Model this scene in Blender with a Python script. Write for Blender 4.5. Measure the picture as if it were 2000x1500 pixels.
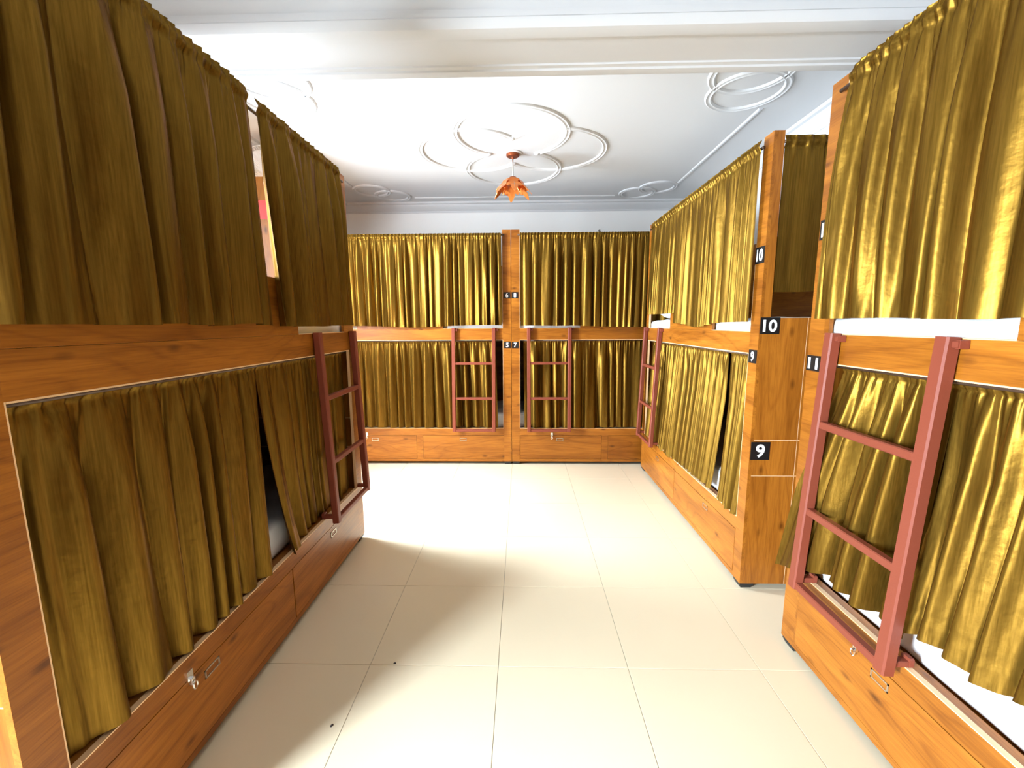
import bpy, bmesh, math, random
import numpy as np
from math import sin, cos, pi, sqrt, radians, exp
from mathutils import Matrix, Vector

S = bpy.context.scene
COL = S.collection
for o in list(bpy.data.objects):
    bpy.data.objects.remove(o)

# ------------------------------------------------------------------ camera
CAM_H = 1.577
FPX = 820.5
def cam_basis(yaw, pit, rol):
    fw = Vector((sin(yaw)*cos(pit), cos(yaw)*cos(pit), -sin(pit)))
    r0 = Vector((cos(yaw), -sin(yaw), 0)); d0 = fw.cross(r0)
    return r0*cos(rol)+d0*sin(rol), -r0*sin(rol)+d0*cos(rol), fw
rt, dn, fw = cam_basis(-.0241, .1428, .0051)
cd = bpy.data.cameras.new('camera')
cam = bpy.data.objects.new('camera', cd); COL.objects.link(cam)
m = Matrix.Identity(4)
for i in range(3):
    m[i][0], m[i][1], m[i][2] = rt[i], -dn[i], -fw[i]
m[2][3] = CAM_H
cam.matrix_world = m
cd.sensor_fit = 'HORIZONTAL'; cd.sensor_width = 36; cd.lens = 36*FPX/2000
cd.clip_start = .02; cd.clip_end = 100
S.camera = cam

# ------------------------------------------------------------------ world, daylight, exposure
w = bpy.data.worlds.new('sky'); S.world = w; w.use_nodes = True
bg = w.node_tree.nodes['Background']
bg.inputs[0].default_value = (.80, .90, 1, 1); bg.inputs[1].default_value = 2.0
def daylight(name, loc, size, power, rz, col=(.76, .88, 1), dip=.0, spread=pi):
    l = bpy.data.lights.new(name, 'AREA'); l.shape = 'RECTANGLE'; l.size, l.size_y = size
    l.energy = power; l.color = col; l.spread = spread
    o = bpy.data.objects.new(name, l); COL.objects.link(o)
    # area lights shine along local -Z; turn that to +X then about Z
    o.matrix_world = Matrix.Translation(loc) @ Matrix.Rotation(rz, 4, 'Z') @ Matrix.Rotation(dip-pi/2, 4, 'Y') @ Matrix.Rotation(pi/2, 4, 'Z')
    return o
W1 = (2.98, 3.5, .12, 2.55)      # tall window in the alcove (y0, y1, z0, z1)
W2 = (-1.3, -.45, .40, 2.15)     # window behind the camera
W3 = (1.45, 2.55, 1.78, 2.48)    # window behind the upper berth of the left bunk
XL, XR, YB, YF, ZC = -2.3, 2.22, 5.62, -2.2, 3.1
daylight('window_daylight_alcove', (XL-.32, (W1[0]+W1[1])/2, (W1[2]+W1[3])/2+.1), (W1[1]-W1[0]+.2, W1[3]-W1[2]+.2), 740, 0, dip=.40)
daylight('window_daylight_near', (XL-.62, (W2[0]+W2[1])/2-.62, (W2[2]+W2[3])/2+.35), (1.1, W2[3]-W2[2]+.2), 1100, .45, dip=.25, spread=2.2)
daylight('window_daylight_berth', (XL-.32, (W3[0]+W3[1])/2, (W3[2]+W3[3])/2), (W3[1]-W3[0]+.1, W3[3]-W3[2]+.1), 95, 0, dip=-.1)
S.view_settings.view_transform = 'Standard'
S.view_settings.look = 'None'
S.view_settings.exposure = -0.18
S.view_settings.gamma = 1
S.view_settings.use_curve_mapping = False

# ------------------------------------------------------------------ materials
def mat(name):
    mt = bpy.data.materials.new(name); mt.use_nodes = True
    nt = mt.node_tree; b = nt.nodes['Principled BSDF']
    return mt, nt, b
def N(nt, t, **kw):
    n = nt.nodes.new(t)
    for k, v in kw.items(): setattr(n, k, v)
    return n
def plain(name, col, rough=.5, metal=0, bump=0, bscale=200, spec=None, var=0):
    mt, nt, b = mat(name)
    b.inputs['Base Color'].default_value = (*col, 1); b.inputs['Roughness'].default_value = rough; b.inputs['Metallic'].default_value = metal
    if spec is not None: b.inputs['Specular IOR Level'].default_value = spec
    if bump or var:
        tc = N(nt, 'ShaderNodeTexCoord'); no = N(nt, 'ShaderNodeTexNoise'); no.inputs['Scale'].default_value = bscale
        nt.links.new(tc.outputs['Object'], no.inputs['Vector'])
        if bump:
            bp = N(nt, 'ShaderNodeBump'); bp.inputs['Strength'].default_value = bump; bp.inputs['Distance'].default_value = .003
            nt.links.new(no.outputs['Fac'], bp.inputs['Height']); nt.links.new(bp.outputs['Normal'], b.inputs['Normal'])
        if var:
            n2 = N(nt, 'ShaderNodeTexNoise'); n2.inputs['Scale'].default_value = 4; n2.inputs['Detail'].default_value = 4
            nt.links.new(tc.outputs['Object'], n2.inputs['Vector'])
            mx = N(nt, 'ShaderNodeMix', data_type='RGBA'); mx.inputs[6].default_value = (*[c*(1-var) for c in col], 1); mx.inputs[7].default_value = (*col, 1)
            nt.links.new(n2.outputs['Fac'], mx.inputs[0]); nt.links.new(mx.outputs[2], b.inputs['Base Color'])
    return mt
def wood(name, axis):
    """orange-brown wood laminate, grain along the given local axis"""
    mt, nt, b = mat(name)
    tc = N(nt, 'ShaderNodeTexCoord'); oi = N(nt, 'ShaderNodeObjectInfo')
    ad = N(nt, 'ShaderNodeVectorMath', operation='MULTIPLY_ADD')
    cmb = N(nt, 'ShaderNodeCombineXYZ')
    for i in range(3): nt.links.new(oi.outputs['Random'], cmb.inputs[i])
    nt.links.new(cmb.outputs[0], ad.inputs[0]); ad.inputs[1].default_value = (17, 11, 23); nt.links.new(tc.outputs['Object'], ad.inputs[2])
    def mapped(sc_long, sc_cross):
        mp = N(nt, 'ShaderNodeMapping'); s = [sc_cross]*3; s[axis] = sc_long
        mp.inputs['Scale'].default_value = s; nt.links.new(ad.outputs[0], mp.inputs['Vector']); return mp
    def noise(mp, det, rough=.6, dist=0):
        n = N(nt, 'ShaderNodeTexNoise'); n.inputs['Scale'].default_value = 1; n.inputs['Detail'].default_value = det; n.inputs['Roughness'].default_value = rough; n.inputs['Distortion'].default_value = dist
        nt.links.new(mp.outputs[0], n.inputs['Vector']); return n
    broad = noise(mapped(1.1, 9), 4, .6, .5)
    fine = noise(mapped(6, 170), 5, .7, .2)
    # cathedral figure: rings of a distorted field
    fig = noise(mapped(.8, 5), 1, .4, .3)
    mul = N(nt, 'ShaderNodeMath', operation='MULTIPLY'); mul.inputs[1].default_value = 26; nt.links.new(fig.outputs['Fac'], mul.inputs[0])
    fr = N(nt, 'ShaderNodeMath', operation='PINGPONG'); fr.inputs[1].default_value = 1; nt.links.new(mul.outputs[0], fr.inputs[0])
    r1 = N(nt, 'ShaderNodeValToRGB'); e = r1.color_ramp.elements
    e[0].position, e[0].color = .25, (.21, .060, .004, 1); e[1].position, e[1].color = .72, (.47, .168, .018, 1)
    nt.links.new(broad.outputs['Fac'], r1.inputs[0])
    r2 = N(nt, 'ShaderNodeValToRGB'); e = r2.color_ramp.elements
    e[0].position, e[0].color = .3, (.62, .55, .48, 1); e[1].position, e[1].color = .58, (1, 1, 1, 1)
    nt.links.new(fine.outputs['Fac'], r2.inputs[0])
    m1 = N(nt, 'ShaderNodeMix', data_type='RGBA', blend_type='MULTIPLY'); m1.inputs[0].default_value = .8
    nt.links.new(r1.outputs[0], m1.inputs[6]); nt.links.new(r2.outputs[0], m1.inputs[7])
    r3 = N(nt, 'ShaderNodeValToRGB'); e = r3.color_ramp.elements
    e[0].position, e[0].color = .0, (.70, .62, .55, 1); e[1].position, e[1].color = .35, (1, 1, 1, 1)
    nt.links.new(fr.outputs[0], r3.inputs[0])
    m2 = N(nt, 'ShaderNodeMix', data_type='RGBA', blend_type='MULTIPLY'); m2.inputs[0].default_value = .6
    nt.links.new(m1.outputs[2], m2.inputs[6]); nt.links.new(r3.outputs[0], m2.inputs[7])
    vo = N(nt, 'ShaderNodeTexVoronoi'); vo.inputs['Scale'].default_value = 1; vo.inputs['Randomness'].default_value = 1
    mpv = mapped(4.2, 9.5); nt.links.new(mpv.outputs[0], vo.inputs['Vector'])
    rk = N(nt, 'ShaderNodeValToRGB'); e = rk.color_ramp.elements
    e[0].position, e[0].color = .03, (.16, .09, .06, 1); e[1].position, e[1].color = .17, (1, 1, 1, 1)
    nt.links.new(vo.outputs['Distance'], rk.inputs[0])
    m3 = N(nt, 'ShaderNodeMix', data_type='RGBA', blend_type='MULTIPLY'); m3.inputs[0].default_value = .75
    nt.links.new(m2.outputs[2], m3.inputs[6]); nt.links.new(rk.outputs[0], m3.inputs[7])
    nt.links.new(m3.outputs[2], b.inputs['Base Color'])
    b.inputs['Roughness'].default_value = .36; b.inputs['Specular IOR Level'].default_value = .35
    bp = N(nt, 'ShaderNodeBump'); bp.inputs['Strength'].default_value = .12; bp.inputs['Distance'].default_value = .001
    nt.links.new(fine.outputs['Fac'], bp.inputs['Height']); nt.links.new(bp.outputs['Normal'], b.inputs['Normal'])
    return mt
def velvet():
    mt, nt, b = mat('olive_velvet')
    tc = N(nt, 'ShaderNodeTexCoord')
    mp = N(nt, 'ShaderNodeMapping'); mp.inputs['Scale'].default_value = (170, 170, 5); nt.links.new(tc.outputs['Object'], mp.inputs['Vector'])
    no = N(nt, 'ShaderNodeTexNoise'); no.inputs['Scale'].default_value = 1; no.inputs['Detail'].default_value = 4; nt.links.new(mp.outputs[0], no.inputs['Vector'])
    r = N(nt, 'ShaderNodeValToRGB'); e = r.color_ramp.elements
    e[0].position, e[0].color = .25, (.105, .054, .007, 1); e[1].position, e[1].color = .75, (.20, .110, .017, 1)
    nt.links.new(no.outputs['Fac'], r.inputs[0]); nt.links.new(r.outputs[0], b.inputs['Base Color'])
    b.inputs['Metallic'].default_value = .7
    b.inputs['Roughness'].default_value = .37
    b.inputs['Specular Tint'].default_value = (.45, .30, .10, 1)
    n2 = N(nt, 'ShaderNodeTexNoise'); n2.inputs['Scale'].default_value = 26; n2.inputs['Detail'].default_value = 3
    nt.links.new(tc.outputs['Object'], n2.inputs['Vector'])
    bp = N(nt, 'ShaderNodeBump'); bp.inputs['Strength'].default_value = .25; bp.inputs['Distance'].default_value = .006
    nt.links.new(n2.outputs['Fac'], bp.inputs['Height']); nt.links.new(bp.outputs['Normal'], b.inputs['Normal'])
    return mt
M = {}
M['wood'] = wood('wood_laminate_long_grain', 0)
M['wood_z'] = wood('wood_laminate_upright_grain', 2)
M['velvet'] = velvet()
M['edge'] = plain('pale_edge_band', (.83, .55, .30), .5)
M['tile'] = plain('cream_floor_tile', (.82, .715, .51), .22, var=.03)
M['grout'] = plain('tile_grout', (.45, .40, .32), .9)
M['paint'] = plain('white_wall_paint', (.88, .87, .84), .7, bump=.05, bscale=120)
M['plaster'] = plain('white_plaster', (.62, .62, .62), .6)
M['ladder'] = plain('red_oxide_paint', (.215, .048, .025), .5, bump=.1, bscale=150, spec=.3)
M['rubber'] = plain('black_rubber', (.015, .015, .014), .6)
M['black'] = plain('black_plate', (.008, .008, .008), .4)
M['white'] = plain('white_lettering', (.9, .9, .9), .5)
M['chrome'] = plain('chrome', (.85, .85, .84), .18, 1)
M['brass'] = plain('dull_steel', (.55, .50, .42), .35, .9)
M['sheet'] = plain('white_sheet', (.86, .87, .88), .8, bump=.5, bscale=14)
M['copper'] = plain('copper_metal', (.80, .26, .06), .35, .7, bump=.2, bscale=60)
M['copper_dark'] = plain('dark_copper', (.30, .08, .03), .4, .7)
M['steel_rod'] = plain('brown_rod', (.10, .06, .04), .4, .3)
M['dark'] = plain('dark_plastic_and_shade', (.03, .022, .02), .5)
M['fanwhite'] = plain('white_plastic', (.85, .85, .84), .4)
M['red'] = plain('red_sticker', (.65, .03, .02), .5)
M['glass'] = None
mt, nt, b = mat('window_glass')
tr = N(nt, 'ShaderNodeBsdfTransparent'); gl = N(nt, 'ShaderNodeBsdfGlossy'); gl.inputs['Roughness'].default_value = .02
mx = N(nt, 'ShaderNodeMixShader'); mx.inputs[0].default_value = .05
nt.links.new(tr.outputs[0], mx.inputs[1]); nt.links.new(gl.outputs[0], mx.inputs[2]); nt.links.new(mx.outputs[0], nt.nodes['Material Output'].inputs[0])
M['glass'] = mt

# ------------------------------------------------------------------ mesh helpers
class MB:
    def __init__(s): s.v = []; s.f = []
    def add(s, vs, fs):
        k = len(s.v); s.v += [tuple(v) for v in vs]; s.f += [tuple(i+k for i in f) for f in fs]; return s
    def box(s, x0, x1, y0, y1, z0, z1, c=0):
        if c <= 0:
            return s.add([(x0,y0,z0),(x1,y0,z0),(x1,y1,z0),(x0,y1,z0),(x0,y0,z1),(x1,y0,z1),(x1,y1,z1),(x0,y1,z1)],
                         [(3,2,1,0),(4,5,6,7),(0,1,5,4),(1,2,6,5),(2,3,7,6),(3,0,4,7)])
        bm = bmesh.new()
        bmesh.ops.create_cube(bm, size=1)
        for v in bm.verts:
            v.co = Vector(((x0+x1)/2+v.co.x*(x1-x0), (y0+y1)/2+v.co.y*(y1-y0), (z0+z1)/2+v.co.z*(z1-z0)))
        bmesh.ops.bevel(bm, geom=list(bm.edges), offset=c, segments=2, affect='EDGES', profile=.6)
        return s.bm(bm)
    def bm(s, bm, mtx=None):
        bm.verts.index_update()
        vs = [(mtx @ v.co) if mtx else v.co.copy() for v in bm.verts]
        fs = [[v.index for v in f.verts] for f in bm.faces]
        bm.free(); return s.add(vs, fs)
    def bar(s, p, q, wx, wy, up=(0,0,1)):
        """square bar from p to q"""
        p, q = Vector(p), Vector(q); d = (q-p).normalized(); u = Vector(up)
        if abs(d.dot(u)) > .95: u = Vector((1,0,0))
        a = d.cross(u).normalized(); b = a.cross(d).normalized()
        c = min(wx, wy)*.12
        prof = [(-wx/2+c,-wy/2),(wx/2-c,-wy/2),(wx/2,-wy/2+c),(wx/2,wy/2-c),(wx/2-c,wy/2),(-wx/2+c,wy/2),(-wx/2,wy/2-c),(-wx/2,-wy/2+c)]
        vs = [p+a*x+b*y for x,y in prof]+[q+a*x+b*y for x,y in prof]
        fs = [(i,(i+1)%8,(i+1)%8+8,i+8) for i in range(8)]+[tuple(range(7,-1,-1)), tuple(range(8,16))]
        return s.add(vs, fs)
    def tube(s, pts, r, n=8, closed=False):
        pts = [Vector(p) for p in pts]; k = len(pts); rings = []
        for i,p in enumerate(pts):
            a = pts[(i-1)%k] if (closed or i>0) else p; b = pts[(i+1)%k] if (closed or i<k-1) else p
            d = (b-a).normalized(); u = Vector((0,0,1)) if abs(d.z)<.9 else Vector((1,0,0))
            e = d.cross(u).normalized(); g = e.cross(d)
            rr = r(i/(k-1)) if callable(r) else r
            rings.append([p+e*cos(2*pi*j/n)*rr+g*sin(2*pi*j/n)*rr for j in range(n)])
        vs = [v for rg in rings for v in rg]; fs = []
        for i in range(k if closed else k-1):
            i2 = (i+1)%k
            fs += [(i*n+j, i*n+(j+1)%n, i2*n+(j+1)%n, i2*n+j) for j in range(n)]
        if not closed: fs += [tuple(range(n-1,-1,-1)), tuple((k-1)*n+j for j in range(n))]
        return s.add(vs, fs)
    def lathe(s, prof, c=(0,0,0), n=24, axis='Z'):
        vs = []; fs = []; k = len(prof)
        for r,z in prof:
            for j in range(n):
                x, y = r*cos(2*pi*j/n), r*sin(2*pi*j/n)
                p = {'Z':(x,y,z), 'X':(z,x,y), 'Y':(y,z,x)}[axis]
                vs.append((p[0]+c[0], p[1]+c[1], p[2]+c[2]))
        for i in range(k-1): fs += [(i*n+j, i*n+(j+1)%n, (i+1)*n+(j+1)%n, (i+1)*n+j) for j in range(n)]
        fs += [tuple(range(n-1,-1,-1)), tuple((k-1)*n+j for j in range(n))]
        return s.add(vs, fs)
    def sweep(s, path, prof, z, closed=False):
        """sweep profile (side offset, drop) along a 2D path lying on a ceiling at z"""
        k = len(path); n = len(prof); vs = []; fs = []
        for i,p in enumerate(path):
            a = path[(i-1)%k] if (closed or i>0) else p; b = path[(i+1)%k] if (closed or i<k-1) else p
            d = Vector((b[0]-a[0], b[1]-a[1])).normalized(); e = (-d[1], d[0])
            vs += [(p[0]+e[0]*o, p[1]+e[1]*o, z+h) for o,h in prof]
        for i in range(k if closed else k-1):
            i2 = (i+1)%k
            fs += [(i*n+j, i*n+j+1, i2*n+j+1, i2*n+j) for j in range(n-1)]
        if not closed: fs += [tuple(range(n)), tuple((k-1)*n+j for j in range(n-1,-1,-1))]
        return s.add(vs, fs)
    def build(s, name, material, parent=None, smooth=False):
        me = bpy.data.meshes.new(name); me.from_pydata(s.v, [], s.f); me.update()
        bm = bmesh.new(); bm.from_mesh(me); bmesh.ops.recalc_face_normals(bm, faces=bm.faces); bm.to_mesh(me); bm.free()
        if smooth:
            me.polygons.foreach_set('use_smooth', [True]*len(me.polygons))
        me.materials.append(material if not isinstance(material, str) else M[material])
        o = bpy.data.objects.new(name, me); COL.objects.link(o)
        if parent: o.parent = parent
        return o
def autosmooth(o, ang=40):
    me = o.data
    me.polygons.foreach_set('use_smooth', [True]*len(me.polygons))
    bm = bmesh.new(); bm.from_mesh(me)
    for e in bm.edges:
        if len(e.link_faces) == 2 and e.calc_face_angle(0) > radians(ang): e.smooth = False
    bm.to_mesh(me); bm.free()
    return o
def tag(o, label, cat=None, group=None):
    o['label'] = label
    if cat: o['category'] = cat
    if group: o['group'] = group
    return o
def struct(o): o['kind'] = 'structure'; return o
def empty(name, loc=(0,0,0), rz=0):
    o = bpy.data.objects.new(name, None); COL.objects.link(o); o.location = loc; o.rotation_euler = (0,0,rz); o.empty_display_size = .1
    return o
def box(name, material, parent, *b, c=0): return MB().box(*b, c=c).build(name, material, parent)

# ------------------------------------------------------------------ the room
fl = struct(MB().box(XL-.15, XR+.15, YF-.15, YB+.15, -.15, -.0035).build('floor', 'grout'))
TX0, TY0, TS, G = -.1122, 1.7438, .6, .0022
full = None
for i in range(-5, 6):
    for j in range(-8, 8):
        x0, x1 = TX0+i*TS+G/2, TX0+(i+1)*TS-G/2; y0, y1 = TY0+j*TS+G/2, TY0+(j+1)*TS-G/2
        cx0, cx1, cy0, cy1 = max(x0, XL), min(x1, XR), max(y0, YF), min(y1, YB)
        if cx1-cx0 < .02 or cy1-cy0 < .02: continue
        w_, h_ = cx1-cx0, cy1-cy0
        if abs(w_-TS+G) < 1e-6 and abs(h_-TS+G) < 1e-6 and full:
            o = bpy.data.objects.new('tile', full); COL.objects.link(o)
        else:
            o = MB().box(-w_/2, w_/2, -h_/2, h_/2, -.012, 0, c=.0012).build('tile', 'tile')
            if abs(w_-TS+G) < 1e-6 and abs(h_-TS+G) < 1e-6: full = o.data
        o.location = ((cx0+cx1)/2, (cy0+cy1)/2, 0); o.parent = fl

T = .15
struct(box('wall_back', 'paint', None, XL-T, XR+T, YB, YB+T, -.15, ZC+T))
struct(box('wall_right', 'paint', None, XR, XR+T, YF-T, YB, -.15, ZC+T))
struct(box('wall_front', 'wood', None, XL-T, XR, YF-T, YF, -.15, ZC+T))  # unseen wall behind the camera; dark wood finish added to cut bounced light
wl = MB()
ys = [YF, W2[0], W2[1], W3[0], W3[1], W1[0], W1[1], YB]
for k in (0, 2, 4, 6): wl.box(XL-T, XL, ys[k], ys[k+1], -.15, ZC+T)
for W in (W1, W2, W3):
    wl.box(XL-T, XL, W[0], W[1], -.15, W[2]); wl.box(XL-T, XL, W[0], W[1], W[3], ZC+T)
struct(wl.build('wall_left', 'paint'))
for n, W in ((1, W1), (2, W2), (3, W3)):
    y0, y1, z0, z1 = W
    fr = MB(); t = .045
    for a in ((y0, y0+t, z0, z1), (y1-t, y1, z0, z1), (y0+t, y1-t, z0, z0+t), (y0+t, y1-t, z1-t, z1)):
        fr.box(XL-.11, XL-.05, *a)
    wo = struct(fr.build('window_%d' % n, 'plaster'))
    zm = z0+(z1-z0)*.68
    box('transom', 'plaster', wo, XL-.10, XL-.06, y0+t, y1-t, zm-.02, zm+.02)
    box('pane', 'glass', wo, XL-.082, XL-.078, y0+t, y1-t, z0+t, zm-.02)
    box('pane', 'glass', wo, XL-.082, XL-.078, y0+t, y1-t, zm+.02, z1-t)

ce = struct(box('ceiling', 'plaster', None, XL, XR, YF, YB, ZC, ZC+T))
# dropped beam across the room with a moulding along both lower edges
BY0, BY1, BZ = 1.97, 2.245, 2.8
beam = box('beam', 'plaster', ce, XL, XR, BY0, BY1, BZ, ZC)
P_BEAM = [(-.034, .030), (-.030, .012), (-.020, .008), (-.018, -.006), (-.006, -.010), (.004, -.006), (.006, .0), (.020, .002), (.030, .012), (.034, .03)]
P_CORNER = [(0, .078), (.018, .076), (.020, .060), (.034, .052), (.036, .036), (.046, .026), (.046, .006), (.036, -.010), (.014, -.016), (-.020, -.016), (-.024, -.008), (-.046, -.007), (-.050, .002), (0, .01)]
def stepped(y, sgn, name):
    """moulding wrapped on a lower corner of the beam"""
    n = len(P_CORNER)
    vs = [(x, y+sgn*a, BZ+z) for x in (XL, XR) for a, z in P_CORNER]
    fs = [(i, (i+1) % n, n+(i+1) % n, n+i) for i in range(n)]+[tuple(range(n)), tuple(range(2*n-1, n-1, -1))]
    return autosmooth(MB().add(vs, fs).build(name, 'plaster', beam), 35)
stepped(BY0, -1, 'moulding'); stepped(BY1, 1, 'moulding')
# cornices where the walls meet the ceiling
P_CORN = [(0, -.115), (.012, -.115), (.014, -.095), (.030, -.085), (.045, -.06), (.066, -.045), (.07, -.028), (.095, -.022), (.10, 0), (0, 0)]
def cornice(n, path):
    return struct(autosmooth(MB().sweep(path, P_CORN, ZC).build('trim_%d' % n, 'plaster'), 50))
cornice(1, [(XR, YB), (XL, YB)][::1])
cornice(2, [(XR, BY1), (XR, YB)])
cornice(3, [(XL, YB), (XL, BY1)])
P_MOULD = [(-.024, 0), (-.022, -.008), (-.014, -.013), (-.006, -.008), (.006, -.008), (.014, -.013), (.022, -.008), (.024, 0)]
def arc(cx, cy, r, a0, a1, k=56): return [(cx+r*cos(a0+(a1-a0)*i/k), cy+r*sin(a0+(a1-a0)*i/k)) for i in range(k+1)]
def ring(name, cx, cy, r, gap=None, par=None):
    """moulded plaster ring; gap = (ox, oy, orad): drop the part inside that other circle"""
    if gap is None:
        path = arc(cx, cy, r, 0, 2*pi)[:-1]; return autosmooth(MB().sweep(path, P_MOULD, ZC, True).build(name, 'plaster', par or ce), 60)
    d = sqrt((gap[0]-cx)**2+(gap[1]-cy)**2); th = math.acos(max(-1, min(1, (d*d+r*r-gap[2]**2)/(2*d*r))))
    a = math.atan2(gap[1]-cy, gap[0]-cx)
    return autosmooth(MB().sweep(arc(cx, cy, r, a+th, a+2*pi-th), P_MOULD, ZC).build(name, 'plaster', par or ce), 60)
LX, LY = -.08, 4.05
RR, RO = .455, .40
C4 = [(LX, LY-RO), (LX, LY+RO), (LX-.36, LY-.04), (LX+.36, LY-.04)]
for k, (a, b_) in enumerate(((0, 1), (1, 0), (2, 3), (3, 2))):
    ring('rosette_ring', *C4[k], RR, (*C4[b_], RR))
def knob(x, y, r=.028):
    MB().lathe([(r, 0), (r*.95, -.010), (r*.6, -.018), (r*.1, -.021)], (x, y, ZC), 16).build('knot', 'plaster', ce, True)
hx = sqrt(RR**2-RO**2); knob(LX-hx, LY); knob(LX+hx, LY)
hy = sqrt(RR**2-.36**2); knob(LX, LY-.04-hy); knob(LX, LY-.04+hy)
# panel border with a pair of linked rings at each corner
BX0, BX1, BYN, BYF = -1.90, 1.72, 2.95, 5.36
for sx, bx in ((-1, BX0), (1, BX1)):
    for a, b_, cr in ((( bx-sx*.30, BYN-.10), (bx-sx*.22, BYN+.13), .235), ((bx-sx*.36, BYF-.10), (bx-sx*.18, BYF-.30), .19)):
        ring('corner_ring', *a, cr); ring('corner_ring', *b_, cr)
P_LINE = [(-.016, 0), (-.014, -.007), (-.006, -.011), (.006, -.011), (.014, -.007), (.016, 0)]
for x in (BX0, BX1): MB().sweep([(x, BYN+.36), (x, BYF-.45)], P_LINE, ZC).build('border_moulding', 'plaster', ce)
MB().sweep([(BX0+.6, BYF), (BX1-.6, BYF)], P_LINE, ZC).build('border_moulding', 'plaster', ce)

# ------------------------------------------------------------------ bunks
L, D = 2.106, .90
Z0, ZL, ZR0, ZR1, ZT = .035, .42, 1.405, 1.525, 2.55
ZG = 1.80        # top of the guard boards
PW = .088
TH = .018
ROD_Z = 2.495
def text_mesh(txt, size, offset):
    cu = bpy.data.curves.new('numeral', 'FONT'); cu.body = txt; cu.size = size; cu.align_x = 'CENTER'; cu.align_y = 'CENTER'
    cu.offset = offset; cu.extrude = .0006; cu.space_character = 1.0; cu.resolution_u = 4
    to = bpy.data.objects.new('tmp_text', cu); COL.objects.link(to)
    dg = bpy.context.evaluated_depsgraph_get(); dg.update()
    me = bpy.data.meshes.new_from_object(to.evaluated_get(dg))
    bpy.data.objects.remove(to); bpy.data.curves.remove(cu)
    return me
def plate(root, txt, u, z, wd, ht, face='front', sx=1.0):
    """black number plate with white numerals; face 'front' (at local y=0) or 'end' (at u = L)"""
    if face == 'front': p = box('number_plate', 'black', root, u-wd/2, u+wd/2, -.003, .0005, z-ht/2, z+ht/2)
    else: p = box('number_plate', 'black', root, L-.0005, L+.003, u-wd/2, u+wd/2, z-ht/2, z+ht/2)
    me = text_mesh(txt, ht*.92, ht*.022)
    xs = [v.co.x for v in me.vertices]; yy = [v.co.y for v in me.vertices]
    cx, cy = (min(xs)+max(xs))/2, (min(yy)+max(yy))/2
    kx = (wd*.72)/(max(xs)-min(xs)) if len(txt) > 1 else sx; ky = ht*.74/(max(yy)-min(yy))
    for v in me.vertices:
        x, y, e = (v.co.x-cx)*kx, (v.co.y-cy)*ky, v.co.z
        v.co = Vector((u+x, -.0034-e, z+y)) if face == 'front' else Vector((L+.0034+e, u+x, z+y))
    me.materials.clear(); me.materials.append(M['white'])
    o = bpy.data.objects.new('numeral', me); COL.objects.link(o); o.parent = p
    tag(p, 'black square plate with white number %s' % txt)
def handle(door, u, z):
    h = MB()
    wd, ht = .075, .034
    for a in ((u-wd/2, u+wd/2, z+ht/2-.005, z+ht/2), (u-wd/2, u+wd/2, z-ht/2, z-ht/2+.005), (u-wd/2, u-wd/2+.005, z-ht/2, z+ht/2), (u+wd/2-.005, u+wd/2, z-ht/2, z+ht/2)):
        h.box(a[0], a[1], -.004, .001, a[2], a[3])
    h.build('handle', 'brass', door)
def hasp(door, u, z):
    h = MB().box(u-.012, u+.012, -.006, 0, z-.002, z+.035).box(u-.008, u+.008, -.016, -.004, z-.018, z+.008, c=.002)
    h.tube([(u+.009*cos(a), -.02, z-.02+.014*sin(a)) for a in np.linspace(0, 2*pi, 13)[:-1]], .003, 6, True)
    h.build('hasp', 'chrome', door)
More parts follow.
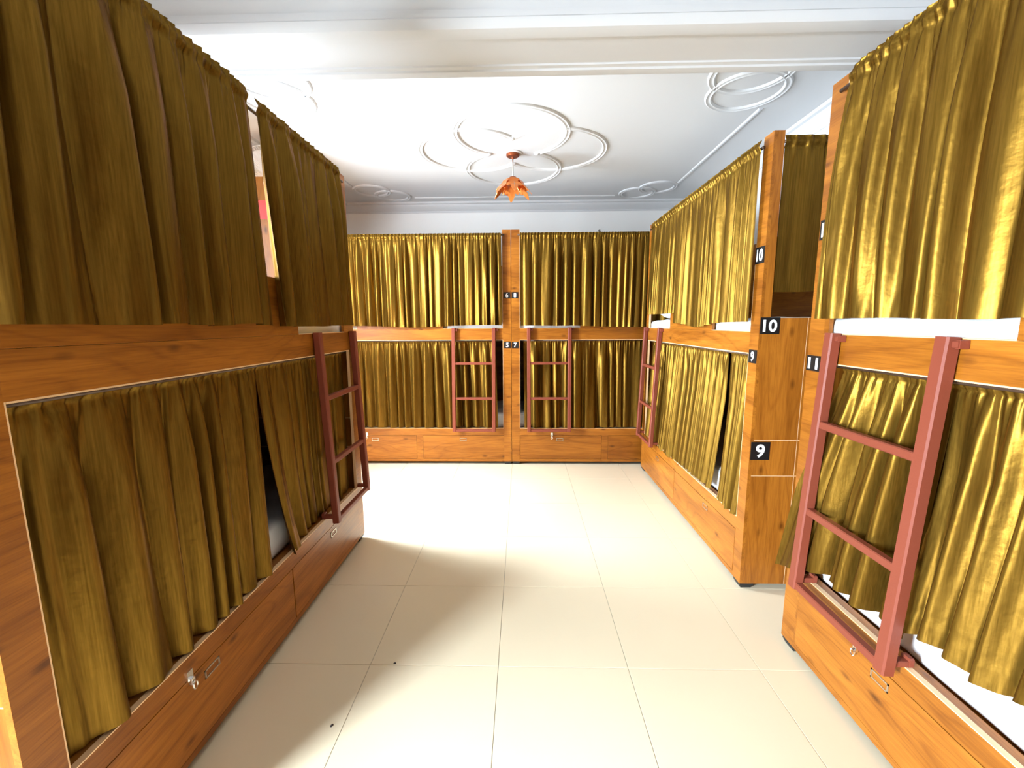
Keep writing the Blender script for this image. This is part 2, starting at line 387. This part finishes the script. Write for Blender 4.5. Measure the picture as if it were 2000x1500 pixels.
def bunk(name, label, loc, rz, doors, notches, end_near=False, end_far=False, group=None, ztop_back=2.3):
    """front faces local -Y, length along local +X"""
    r = empty(name, loc, rz); tag(r, label, 'bunk bed', group)
    for k, u in enumerate((0, L-PW)):
        box('front_post', 'wood', r, u, u+PW, 0, TH, Z0, ZT)
        box('edge_band', 'edge', r, *((PW, PW+.004) if k == 0 else (L-PW-.004, L-PW)), .0005, TH, ZR1, ZT-.002)
        box('edge_band', 'edge', r, *((PW, PW+.004) if k == 0 else (L-PW-.004, L-PW)), .0005, TH, ZL, ZR0)
    box('middle_rail', 'wood', r, PW, L-PW, 0, TH, ZR0, ZR1)
    box('edge_band', 'edge', r, PW+.004, L-PW-.004, -.001, TH, ZR0-.005, ZR0)
    us = [PW]+[x for n in notches for x in n]+[L-PW]
    for k in range(0, len(us), 2):
        if us[k+1]-us[k] > .02: box('guard_board', 'wood', r, us[k], us[k+1], 0, TH, ZR1+.001, ZG)
    for (a, b_) in notches: box('edge_band', 'edge', r, a, b_, -.0008, TH, ZR1, ZR1+.004)
    # plinth: ledge strip, bottom strip, stiles, and doors with thin gaps
    box('ledge_strip', 'wood', r, PW, L-PW, 0, TH, .338, ZL-.004)
    box('edge_band', 'edge', r, PW, L-PW, -.0006, .020, ZL-.004, ZL)
    box('ledge_board', 'wood', r, PW, L-PW, .020, .056, ZL-.022, ZL-.003)
    box('bottom_strip', 'wood', r, PW, L-PW, 0, TH, Z0, .062)
    prev = PW
    for (a, b_, hu, lu) in doors:
        if a-prev > .006: box('stile', 'wood', r, prev, a-.002, 0, TH, .062, .338)
        dr = box('locker_door', 'wood', r, a, b_, -.001, TH-.002, .065, .335)
        if hu is not None: handle(dr, hu, .290)
        if lu is not None: hasp(dr, lu, .335)
        prev = b_+.002
    if L-PW-prev > .006: box('stile', 'wood', r, prev, L-PW, 0, TH, .062, .338)
    box('locker_cavity_shade', 'dark', r, PW, L-PW, .03, .036, Z0+.01, .39)  # near-black sheet close behind the doors, its colour standing in for cavity shade
    # ends
    for k, full_end in ((0, end_far), (1, end_near)):
        x0, x1 = (0, TH) if k == 0 else (L-TH, L)
        ztop = ZT if full_end == 'full' else 1.60
        ya = TH
        for (z0, z1) in ((Z0, .702), (.706, .913), (.917, ztop)):
            box('end_panel', 'wood_z', r, x0, x1, ya, .258, z0, z1)
            box('end_panel', 'wood_z', r, x0, x1, .262, D-.05, z0, z1)
        e0, e1 = (x0, x1-.001) if k == 0 else (x0+.001, x1-.0012)
        for zz in (.704, .915): box('edge_band', 'edge', r, e0, e1, ya, D-.05, zz-.002, zz+.002)
        box('edge_band', 'edge', r, e0, e1, .258, .262, Z0, ztop)
        if full_end != 'full': box('corner_strip', 'wood_z', r, x0, x1, TH, .056, 1.601, ZT)
        box('rear_post', 'wood_z', r, x0, x1, D-.05, D, Z0, ZT)
    box('back_panel', 'wood', r, TH, L-TH, D-.014, D, Z0, ztop_back)
    box('deck', 'wood', r, TH, L-TH, .058, D-.016, ZL-.05, ZL-.028)
    box('deck', 'wood', r, TH, L-TH, TH+.002, D-.016, 1.41, 1.43)
    # rods
    MB().tube([(PW-.02, -.012, ROD_Z), (L-PW+.02, -.012, ROD_Z)], .008, 10).build('curtain_rod', 'steel_rod', r, True)
    MB().tube([(TH, .034, 1.393), (L-TH, .034, 1.393)], .007, 10).build('curtain_rod', 'steel_rod', r, True)
    # feet: tapered rubber blocks
    for u in (.045, L-.045):
        for y in (.045, D-.05):
            f = MB(); a, b_ = .040, .030
            f.add([(u-b_, y-b_, 0), (u+b_, y-b_, 0), (u+b_, y+b_, 0), (u-b_, y+b_, 0), (u-a, y-a, Z0*.6), (u+a, y-a, Z0*.6), (u+a, y+a, Z0*.6), (u-a, y+a, Z0*.6),
                   (u-a, y-a, Z0), (u+a, y-a, Z0), (u+a, y+a, Z0), (u-a, y+a, Z0)],
                  [(3,2,1,0), (0,1,5,4), (1,2,6,5), (2,3,7,6), (3,0,4,7), (4,5,9,8), (5,6,10,9), (6,7,11,10), (7,4,8,11), (8,9,10,11)])
            f.build('foot', 'rubber', r)
    return r
YBK, XLF, XRF = 4.575, -1.18, 1.295
U56, U78 = -.117-L, -.113
GB = 'plywood bunk units'
b56 = bunk('bunk_bed', 'wooden bunk with plates five and six on its post, against the far wall', (U56, YBK, 0), 0,
           [(.10, 1.032, .564, .475), (1.108, 2.022, 1.56, None)], [(.09, .43), (1.37, L-PW)], group=GB)
b78 = bunk('bunk_bed', 'wooden bunk with plates seven and eight on its post, against the far wall', (U78, YBK, 0), 0,
           [(.092, .998, .535, .445), (1.072, 2.01, 1.5, 1.6)], [(PW, .74)], group=GB)
b910 = bunk('bunk_bed', 'wooden bunk with plates nine and ten, standing alone on black feet along the right wall', (XRF, 4.45, 0), -pi/2,
            [(.10, .985, .537, None), (.99, 2.048-.088+.055, 1.60, None)], [(PW, .705), (1.53, L-PW)], end_near=True, group=GB)
b1112 = bunk('bunk_bed', 'wooden bunk with plate eleven on its post and a large red ladder', (XRF, 1.935, 0), -pi/2,
             [(.10, .98, .55, .445), (1.06, 2.0, 1.5, 1.4)], [(.115, .80)], group=GB)
b12 = bunk('bunk_bed', 'dark shaded wooden bunk with two upper curtains parted, along the left wall', (XLF, .825, 0), pi/2,
           [(.10, 1.143, .575, .472), (1.15, 2.066-.05, 1.615, None)], [(1.385, 1.96)], end_near='full', end_far=False, group=GB, ztop_back=1.70)
# number plates
plate(b56, '6', L-.0435, 1.877, .072, .066); plate(b56, '5', L-.0425, 1.348, .074, .072)
plate(b78, '8', .0385, 1.877, .070, .066); plate(b78, '7', .0405, 1.348, .074, .070)
plate(b910, '10', L-.044, 1.938, .084, .088); plate(b910, '9', L-.042, 1.388, .080, .074)
plate(b910, '10', .056, 1.558, .104, .090, 'end'); plate(b910, '9', .058, .853, .106, .105, 'end', 1.1)
plate(b1112, '12', .048, 1.968, .080, .082); plate(b1112, '11', .044, 1.396, .084, .068)
MB().box(L-TH-.002, L-TH, .525, .60, 2.28, 2.40).build('sticker', 'red', b12)['label'] = 'small red sticker'
# rod and brackets across the open end of bunk 9/10
MB().tube([(L-.010, .05, 2.50), (L-.010, D-.03, 2.50)], .008, 10).build('curtain_rod', 'steel_rod', b910, True)

# ------------------------------------------------------------------ curtains
def smooth_noise(rng, n):
    v = rng.uniform(-1, 1, n+4)
    def f(x):
        x = np.clip(x, 0, 1)*n; i = np.floor(x).astype(int); t = x-i; t = t*t*(3-2*t)
        return v[i]*(1-t)+v[i+1]*t
    return f
def curtain(label, unit, top, bot, ztop, zbot, ymid=-.040, seed=1, pitch=.105, amp=.029, nu=None, group='olive velvet curtains', end=False, head=.030, out=None, hem=True, pw=1.15, sec=.26, bow=0):
    """gathered cloth: top/bot = (u0, u1) at the rod and at the hem; zbot may be a function of s (0..1)"""
    rng = np.random.default_rng(seed)
    Wd = abs(top[1]-top[0]); n = max(3, int(round(Wd/pitch)))
    nu = nu or int(min(620, Wd/.0048)); nv = 64
    wds = rng.uniform(.55, 1.6, n); cs = np.concatenate([[0], np.cumsum(wds)/wds.sum()])
    s = np.linspace(0, 1, nu+1)
    ph = np.interp(s, cs, np.arange(n+1))*2*pi
    k = 9; ker = np.ones(k)/k; php = np.pad(ph, k//2, mode='reflect', reflect_type='odd'); ph = np.convolve(php, ker, 'valid')
    nz = [smooth_noise(rng, m_) for m_ in (5, 9, 7, n*2, 6, n*4)]
    wa = .65+.45*smooth_noise(rng, n)(s)        # amplitude per fold
    zb = zbot(s) if callable(zbot) else np.full_like(s, zbot)
    vv = np.linspace(0, 1, nv+1)**1.25
    verts = np.zeros((nv+1, nu+1, 3))
    f1 = rng.uniform(2.6, 3.4)
    for j, v in enumerate(vv):
        z = ztop+(zb-ztop)*v
        drop = ztop-z                                     # metres below the top edge
        u0, u1 = top[0]+(bot[0]-top[0])*v**pw, top[1]+(bot[1]-top[1])*v**pw
        u0 -= bow*sin(pi*min(1, v))
        sh = .012*nz[0](s)*v*1.6                           # folds wander as they fall
        body = np.sin(ph+sh*60+1.2*nz[1](s)*v)
        vly = 1-2*np.abs(np.cos((ph+sh*60+1.2*nz[1](s)*v)/2+.785))**.75   # broad ridges, narrow valleys
        body = .72*body+.38*vly
        second = np.sin(2*ph+1.3+3*nz[2](s)+1.5*v)*sec
        gath = np.sin(f1*ph+.8*nz[3](s))+.5*np.sin(f1*1.9*ph+2)
        wg = np.exp(-drop/.075)                            # gathers fade below the heading
        grow = np.clip((drop-.02)/.30, 0, 1)**.7
        a = amp*(.30+.70*grow)*wa
        y = a*(body+second)*(1-.75*wg)+.0105*gath*wg
        y = y*(.30+.70*np.minimum(1, np.minimum(s, 1-s)*Wd/.05))   # side hems lie flatter
        # rod pocket
        y = y*(1-.55*np.exp(-((drop-head)/.016)**2))
        y -= .010*np.exp(-((drop-head)/.013)**2)
        y += .004*np.exp(-((drop-head-.026)/.006)**2)
        # hem seam and the slightly crumpled edge under it
        hb = np.clip(z-zb, 0, 9)
        if hem:
            y += .0022*np.exp(-((hb-.085)/.004)**2)
            y += .0050*nz[5](s)*np.exp(-hb/.07)
        y = ymid+y
        if out: y = y+out(s, v)
        side = .010*np.cos(ph+sh*60)*grow*wa
        u = u0+(u1-u0)*s+side*np.minimum(1, np.minimum(s, 1-s)*18)
        zz = z+(.0035*gath*np.exp(-drop/.012))+.006*nz[4](s)*v*v
        if end: verts[j, :, 0], verts[j, :, 1], verts[j, :, 2] = L-y-.03, u, zz
        else: verts[j, :, 0], verts[j, :, 1], verts[j, :, 2] = u, y, zz
    idx = np.arange((nv+1)*(nu+1)).reshape(nv+1, nu+1)
    q = np.stack([idx[:-1, :-1], idx[1:, :-1], idx[1:, 1:], idx[:-1, 1:]], -1).reshape(-1, 4)
    me = bpy.data.meshes.new('curtain'); me.from_pydata(verts.reshape(-1, 3).tolist(), [], q.tolist())
    me.polygons.foreach_set('use_smooth', [True]*len(me.polygons)); me.update()
    me.materials.append(M['velvet'])
    o = bpy.data.objects.new('curtain', me); COL.objects.link(o)
    o.location = unit.location; o.rotation_euler = unit.rotation_euler
    tag(o, label, 'curtain', group)
    return o
ZTU = ROD_Z+.030      # top of the upper curtains
ZTL = 1.393+.030
low = dict(ymid=.048, head=.030)
def outlow(k=.035): return lambda s, v: -k*np.clip((v-.35)/.65, 0, 1)
# left bunk
curtain('long dark curtain left of the parted gap, on the shaded bunk upper berth', b12, (.03, .99), (.0, 1.04), ZTU, 1.578, ymid=-.070, seed=3, pitch=.122, amp=.052, sec=.15)
curtain('shorter dark curtain between the parted gap and end post of the shaded bunk', b12, (1.075, 1.89), (1.150, 1.95), ZTU, 1.572, ymid=-.056, seed=8, pitch=.115, amp=.042, sec=.15)
curtain('wide dark curtain closing the lower berth of the shaded bunk', b12, (.10, 1.07), (.105, 1.03), ZTL, .432, seed=5, pitch=.108, amp=.040, sec=.18, out=outlow(.025), **low)
curtain('dark lower curtain behind the ladder of the shaded bunk, edge swung out', b12, (1.068, 2.0), (1.16, 1.99), ZTL, pw=2.6, zbot=lambda s: .43-.03*np.exp(-s/.15), seed=12, pitch=.10, amp=.024,
        out=lambda s, v: -.075*np.exp(-s/.12)*np.clip(v-.1, 0, 1)-.0*s, **low)
# back bunks
curtain('gold-lit curtain over the upper berth marked six', b56, (.09, 2.008), (.09, 2.008), ZTU-.015, lambda s: 1.552+.012*np.sin(9*s), seed=21, pitch=.085, amp=.026)
curtain('curtain of the lower berth marked five', b56, (.10, 1.93), (.10, 1.955), ZTL, .430, seed=25, pitch=.095, amp=.029, out=outlow(.035), **low)
curtain('shaded curtain over the upper berth marked eight', b78, (.092, 2.012), (.10, 2.012), ZTU-.015, lambda s: 1.548+.012*np.sin(7*s+1), seed=33, pitch=.09, amp=.026)
curtain('curtain of the lower berth marked seven', b78, (.13, 2.0), (.14, 2.0), ZTL, .430, seed=37, pitch=.115, amp=.029, out=outlow(.035), **low)
# right bunk 9/10
curtain('curtain over the upper berth marked ten, above the far pillow', b910, (.18, 2.052), (.16, 2.040), ZTU, lambda s: np.where(s < .38, 1.66-.0*s, 1.575)-.03*np.exp(-((s-.62)/.12)**2)+0*s, ymid=-.034, seed=41, pitch=.10, amp=.025)
curtain('wider curtain of the lower berth marked nine, reaching behind the ladder', b910, (.10, 1.70), (.10, 1.66), ZTL, lambda s: .425-.02*np.sin(5*s), seed=47, pitch=.085, amp=.026, out=outlow(.045), **low)
curtain('narrow end curtain of the lower berth marked nine, beside the post', b910, (1.72, 2.010), (1.76, 2.005), ZTL, .415, seed=49, pitch=.09, amp=.022, out=outlow(.045), **low)
curtain('dim curtain hung across the open end of the upper berth marked ten', b910, (.062, .86), (.062, .86), 2.530, 1.742, ymid=-.022, seed=52, pitch=.16, amp=.014, end=True)
# right bunk 11/12
curtain('large bright gold curtain over the upper berth above the large ladder', b1112, (.185, 2.00), (.112, 2.02), ZTU, 1.588, pw=.6, bow=.019, ymid=-.054, seed=61, pitch=.102, amp=.037, sec=.2)
def flare(s, v): return -.07*np.exp(-s/.35)*np.clip((v-.08)/.5, 0, 1)-.03*v
curtain('lower curtain behind the large ladder, corner swung out past the post', b1112, (.165, .63), (-.025, .60), ZTL, lambda s: .40+.10*np.clip(s*2.5, 0, 1), seed=67, pitch=.095, amp=.036, out=flare, **low)
curtain('lower curtain beyond the large ladder, its hem lifted over the white sheet', b1112, (.625, 2.0), (.60, 2.0), ZTL, lambda s: .525+.13*np.clip(s*2.2, 0, 1)+.02*np.sin(26*s), seed=73, pitch=.095, amp=.036, out=outlow(.05), **low)

# ------------------------------------------------------------------ mattresses and pillows
def soft_box(x0, x1, y0, y1, z0, z1, r, seed, wr=.004, nx=60, ny=26, nz_=6):
    bm = bmesh.new(); bmesh.ops.create_cube(bm, size=1)
    mb = MB(); rng = random.Random(seed); ph = [rng.uniform(0, 6.28) for _ in range(8)]
    me = bpy.data.meshes.new('t'); bm.free()
    verts = []; faces = []; index = {}
    def P(a, b_, c):
        p = Vector((a, b_, c)); lo = Vector((x0+r, y0+r, z0+r)); hi = Vector((x1-r, y1-r, z1-r))
        q = Vector((min(max(p.x, lo.x), hi.x), min(max(p.y, lo.y), hi.y), min(max(p.z, lo.z), hi.z)))
        d = p-q
        if d.length > 1e-9: p = q+d.normalized()*r if d.length > 0 else p
        w_ = wr*(sin(11*p.x+ph[0]+2*sin(7*p.y+ph[1]))+.7*sin(23*p.x+17*p.y+ph[2])+.5*sin(41*p.x-29*p.y+ph[3]+3*sin(5*p.x)))
        f = (p.z-z0)/(z1-z0)
        p.z += w_*f; p.y += w_*.5
        key = (round(a, 6), round(b_, 6), round(c, 6))
        if key not in index: index[key] = len(verts); verts.append(p)
        return index[key]
    gx = np.linspace(x0, x1, nx+1); gy = np.linspace(y0, y1, ny+1); gz = np.linspace(z0, z1, nz_+1)
    for (A, B_, fn) in ((gx, gy, lambda a, b_: (a, b_, z0)), (gx, gy, lambda a, b_: (a, b_, z1)), (gx, gz, lambda a, b_: (a, y0, b_)), (gx, gz, lambda a, b_: (a, y1, b_)), (gy, gz, lambda a, b_: (x0, a, b_)), (gy, gz, lambda a, b_: (x1, a, b_))):
        for i in range(len(A)-1):
            for j in range(len(B_)-1):
                faces.append(tuple(P(*fn(*c)) for c in ((A[i], B_[j]), (A[i+1], B_[j]), (A[i+1], B_[j+1]), (A[i], B_[j+1]))))
    mb.add(verts, faces); return mb
def mattress(unit, label, upper, seed):
    z0, z1 = (1.432, 1.60) if upper else (.394, .575)
    o = soft_box(.025, L-.025, .078 if not upper else .03, D-.03, z0, z1, .03, seed).build('mattress', 'sheet', None, True)
    o.location = unit.location; o.rotation_euler = unit.rotation_euler
    tag(o, label, 'mattress', 'white sheeted mattresses')
for unit, n, s_ in ((b56, ('five', 'six'), 1), (b78, ('seven', 'eight'), 3), (b910, ('nine', 'ten'), 5)):
    mattress(unit, 'white sheeted mattress in lower berth marked %s' % n[0], False, s_)
    mattress(unit, 'white sheeted mattress in upper berth marked %s' % n[1], True, s_+1)
mattress(b1112, 'white sheeted mattress showing under the lifted curtain behind the large ladder', False, 8)
mattress(b1112, 'white sheeted mattress in the notch above the large ladder', True, 9)
mattress(b12, 'white sheeted mattress in the lower berth of the shaded bunk', False, 10)
mattress(b12, 'white sheeted mattress in the upper berth of the shaded bunk', True, 11)
def pillow(unit, label, u, y, z, sx, sy, sz, seed):
    mb = MB(); n, k = 28, 20; rng = random.Random(seed); vs = []; fs = []
    for sgn in (1, -1):
        b0 = len(vs)
        for i in range(n+1):
            for j in range(k+1):
                a, b_ = -1+2*i/n, -1+2*j/k
                h = (max(0, 1-abs(a)**3.2)*max(0, 1-abs(b_)**3.2))**.45
                pin = 1-.05*(1-a*a)*(b_*b_)-.0
                vs.append((u+a*sx/2*(1-.06*(1-b_*b_)*a*a*0), y+b_*sy/2*pin, z+sgn*h*sz/2+.004*sin(9*a+5*b_+seed)))
        for i in range(n):
            for j in range(k):
                q = (b0+i*(k+1)+j, b0+(i+1)*(k+1)+j, b0+(i+1)*(k+1)+j+1, b0+i*(k+1)+j+1)
                fs.append(q if sgn > 0 else q[::-1])
    o = mb.add(vs, fs).build('pillow', 'sheet', None, True)
    o.location = unit.location; o.rotation_euler = unit.rotation_euler
    tag(o, label, 'pillow', 'white pillows')
pillow(b910, 'white pillow at the far end of the upper berth marked ten',   .40, .30, 1.676, .42, .50, .13, 1)

# ------------------------------------------------------------------ ladders
def ladder(unit, label, uc_top, uc_bot, width, seed=0, rw=.038):
    r = empty('bunk_ladder'); r.location = unit.location; r.rotation_euler = unit.rotation_euler
    tag(r, label, 'ladder', 'red metal bunk ladders')
    zt, zb, yt, yb = 1.532, .412, -rw/2-.003, -.062
    def pt(s, z):
        t = (z-zb)/(zt-zb); return Vector((uc_bot+(uc_top-uc_bot)*t+s*width/2, yb+(yt-yb)*t, z))
    for s in (-1, 1):
        sd = MB().bar(pt(s, zb-rw*.4), pt(s, zt), rw, rw, (0, 1, 0)).build('side_rail', 'ladder', r)
        # hook over the middle rail and bracket
        p = pt(s, zt-.022)
        hk = MB().bar((p.x+.018, p.y+.004, p.z), (p.x+.040, p.y+.004, p.z), .022, .022).bar((p.x+.036, p.y-.004, p.z), (p.x+.036, -.0025, p.z), .014, .026)
        hk.build('hook', 'ladder', sd)
        q = pt(s, zb)
        st = MB().bar((q.x, q.y, q.z+.020), (q.x, .010, q.z+.020), .030, .022).bar((q.x, .006, q.z+.026), (q.x, .020, q.z+.026), .036, .034)
        st.build('standoff', 'ladder', sd)
    for z in (1.150, .765): MB().bar(pt(-1, z), pt(1, z), rw*.72, rw*.72).build('rung', 'ladder', r)
    MB().bar(pt(-1, zb-.001), pt(1, zb-.001), rw*.74, rw*.74).build('bottom_bar', 'ladder', r)
    return r
ladder(b56, 'red painted ladder on the bunk with plates five and six', (-.747-.296)/2-U56, (-.747-.312)/2-U56, .437)
ladder(b78, 'red painted ladder on the bunk with plates seven and eight', .294-U78, .298-U78, .44)
ladder(b910, 'red painted ladder at the far end of the bunk with plates nine and ten', 4.45-4.16, 4.45-4.16, .44)
ladder(b1112, 'large red painted ladder beside the plate marked eleven', 1.935-1.523, 1.935-1.545, .468, rw=.044)
ladder(b12, 'shaded dark red ladder on the dark bunk', 2.615-.825, 2.615-.825, .495, rw=.040)

# ------------------------------------------------------------------ pendant lamp of copper leaves
lamp = empty('pendant_lamp', (LX, LY, ZC)); tag(lamp, 'copper pendant lamp with drooping cut-metal leaves hanging from the ceiling rosette', 'lamp')
MB().lathe([(.085, 0), (.085, -.006), (.078, -.010), (.0, -.010)], n=32).build('ceiling_plate', 'plaster', lamp, True)
autosmooth(MB().lathe([(.060, -.010), (.060, -.022), (.050, -.032), (.012, -.034), (.010, -.05)], n=32).build('canopy', 'copper_dark', lamp))
MB().tube([(0, 0, -.04), (0, 0, -.235)], .005, 8).build('stem', 'brass', lamp, True)
autosmooth(MB().lathe([(.012, -.20), (.030, -.205), (.036, -.215), (.036, -.238), (.020, -.25), (.017, -.28), (.001, -.282)], n=20).build('hub', 'copper_dark', lamp))
half = [(0, .0), (.012, .02), (.030, .035), (.052, .052), (.040, .075), (.030, .085), (.050, .098), (.070, .130), (.064, .150), (.046, .142), (.030, .138), (.030, .165), (.018, .200), (.0, .228)]
def leaf(ang, tilt, scale, z, r0, mname):
    pts = half+[(-x, y) for x, y in half[-2:0:-1]]
    bm = bmesh.new(); vs = [bm.verts.new((x*scale, y*scale, 0)) for x, y in pts]
    f = bm.faces.new(vs); bmesh.ops.triangulate(bm, faces=[f])
    ret = bmesh.ops.extrude_face_region(bm, geom=list(bm.faces))
    for v in ret['geom']:
        if isinstance(v, bmesh.types.BMVert): v.co.z += .003
    def xf(x, y, e):
        # length runs outwards and down, bending over near the root
        ll = y; b_ = .035*scale
        t = tilt if ll > b_ else tilt*ll/b_
        rr = r0+(ll*cos(t) if ll <= b_ else b_*cos(tilt*.5)+(ll-b_)*cos(tilt)); zz = z-(ll*sin(t*.5) if ll <= b_ else b_*sin(tilt*.5)+(ll-b_)*sin(tilt))
        nr, nzv = sin(tilt), cos(tilt)
        rr += nr*e; zz += nzv*e
        return Vector((rr*cos(ang)-x*sin(ang), rr*sin(ang)+x*cos(ang), zz))
    for v in bm.verts: v.co = xf(v.co.x, v.co.y, v.co.z)
    lf = MB().bm(bm).build('leaf', mname, lamp)
    ve = MB()
    for (a, b_) in (((0, .09), (0, .18)), ((0, .125), (.032, .135)), ((0, .125), (-.032, .135))):
        p, q = xf(a[0]*scale, a[1]*scale, .0035), xf(b_[0]*scale, b_[1]*scale, .0035)
        ve.bar(p, q, .0022, .0022)
    ve.build('vein', 'brass', lf)
for k in range(6): leaf(2*pi*k/6-pi/2+.12, radians(50), 1.0, -.215, .030, 'copper')
for k in range(5): leaf(2*pi*k/5-pi/2-.5, radians(66), .62, -.232, .026, 'copper')

# ------------------------------------------------------------------ wall fan seen through the parted curtains
fx, fy, fz = XL, 3.66, 2.78
fan = empty('wall_fan', (fx, fy, fz)); tag(fan, 'white wall fan with a wire cage above the end of the shaded bunk', 'fan')
MB().box(0, .02, -.06, .06, -.16, .02, c=.005).build('mount', 'fanwhite', fan)
MB().bar((.01, 0, -.10), (.10, 0, -.02), .035, .03).build('arm', 'fanwhite', fan)
fh = empty('fan_head', (0, 0, 0)); bpy.data.objects.remove(fh)
tilt = Matrix.Translation((.20, -.02, 0)) @ Matrix.Rotation(-.55, 4, 'Z') @ Matrix.Rotation(.18, 4, 'Y')
def tilted(mb, name, mname, par, smooth=True):
    mb.v = [tuple(tilt @ Vector(v)) for v in mb.v]; return mb.build(name, mname, par, smooth)
tilted(MB().lathe([(.03, -.14), (.06, -.13), (.065, -.05), (.04, -.03), (.012, -.02), (.012, .02)], n=20, axis='X'), 'motor', 'fanwhite', fan)
cg = MB(); RF = .235
def cage_r(t): return RF*t
for k in range(72):
    a = 2*pi*k/72
    cg.tube([(.075-.055*t**2.4 if sd > 0 else -.045+.055*t**2.2, cos(a)*RF*t, sin(a)*RF*t) for sd in (1,) for t in (.18, .4, .6, .8, .92, 1)], .0016, 4)
    if k % 2 == 0: cg.tube([(-.045+.055*t**2.2, cos(a)*RF*t, sin(a)*RF*t) for t in (.25, .5, .75, 1)], .0016, 4)
for rr, x in ((RF, .018), (RF*.6, .060), (.18*RF, .075)):
    cg.tube([(x, rr*cos(a), rr*sin(a)) for a in np.linspace(0, 2*pi, 49)[:-1]], .004 if rr == RF else .002, 6, True)
tilted(cg, 'cage', 'fanwhite', fan, True)
tilted(MB().lathe([(.001, .080), (.040, .079), (.046, .072), (.044, .068)][::-1], n=24, axis='X'), 'badge', 'fanwhite', fan)
for k in range(3):
    bl = MB(); vs = []; fs = []
    for i in range(7):
        for j in range(7):
            rr = .04+.165*i/6; a = 2*pi*k/3+(j/6-.5)*1.3*(.55+.45*sin(pi*min(1, i/6+.25)))
            vs.append((.02*(j/6-.5)*2+.004, rr*cos(a), rr*sin(a)))
    fs = [(i*7+j, (i+1)*7+j, (i+1)*7+j+1, i*7+j+1) for i in range(6) for j in range(6)]
    tilted(bl.add(vs, fs), 'blade', 'fanwhite', fan)

# ------------------------------------------------------------------ small things
cl = empty('spring_clip', (.822, YBK-.012, ROD_Z+.012)); tag(cl, 'small dark clip gripping the curtain rod above berth eight', 'clip')
MB().bar((-.012, -.012, -.028), (-.016, -.006, .028), .020, .012).build('jaw', 'dark', cl)
MB().bar((.006, .012, -.028), (-.022, .010, .030), .020, .012).build('jaw', 'dark', cl)
MB().tube([(-.006+.010*cos(a), 0, .002+.010*sin(a)) for a in np.linspace(0, 2*pi, 13)[:-1]], .004, 6, True).build('spring', 'brass', cl)

for k, (x, y, r_) in enumerate(((-.599, 1.752, .0055), (-.757, 1.44, .006))):
    mb = MB().lathe([(r_*.7, 0), (r_, r_*.35), (r_*.75, r_*.8), (r_*.1, r_)], n=9)
    mb.v = [(a*1.25+.0006*sin(900*b_), b_*.8, c) for a, b_, c in mb.v]
    o = mb.build('crumb', 'dark', None, True); o.location = (x, y, 0); o.rotation_euler = (0, 0, 1.1*k)
    tag(o, ('tiny dark crumb by the tile joint in front of the shaded bunk', 'tiny dark crumb in the middle of a floor tile before the shaded bunk')[k], 'crumb')
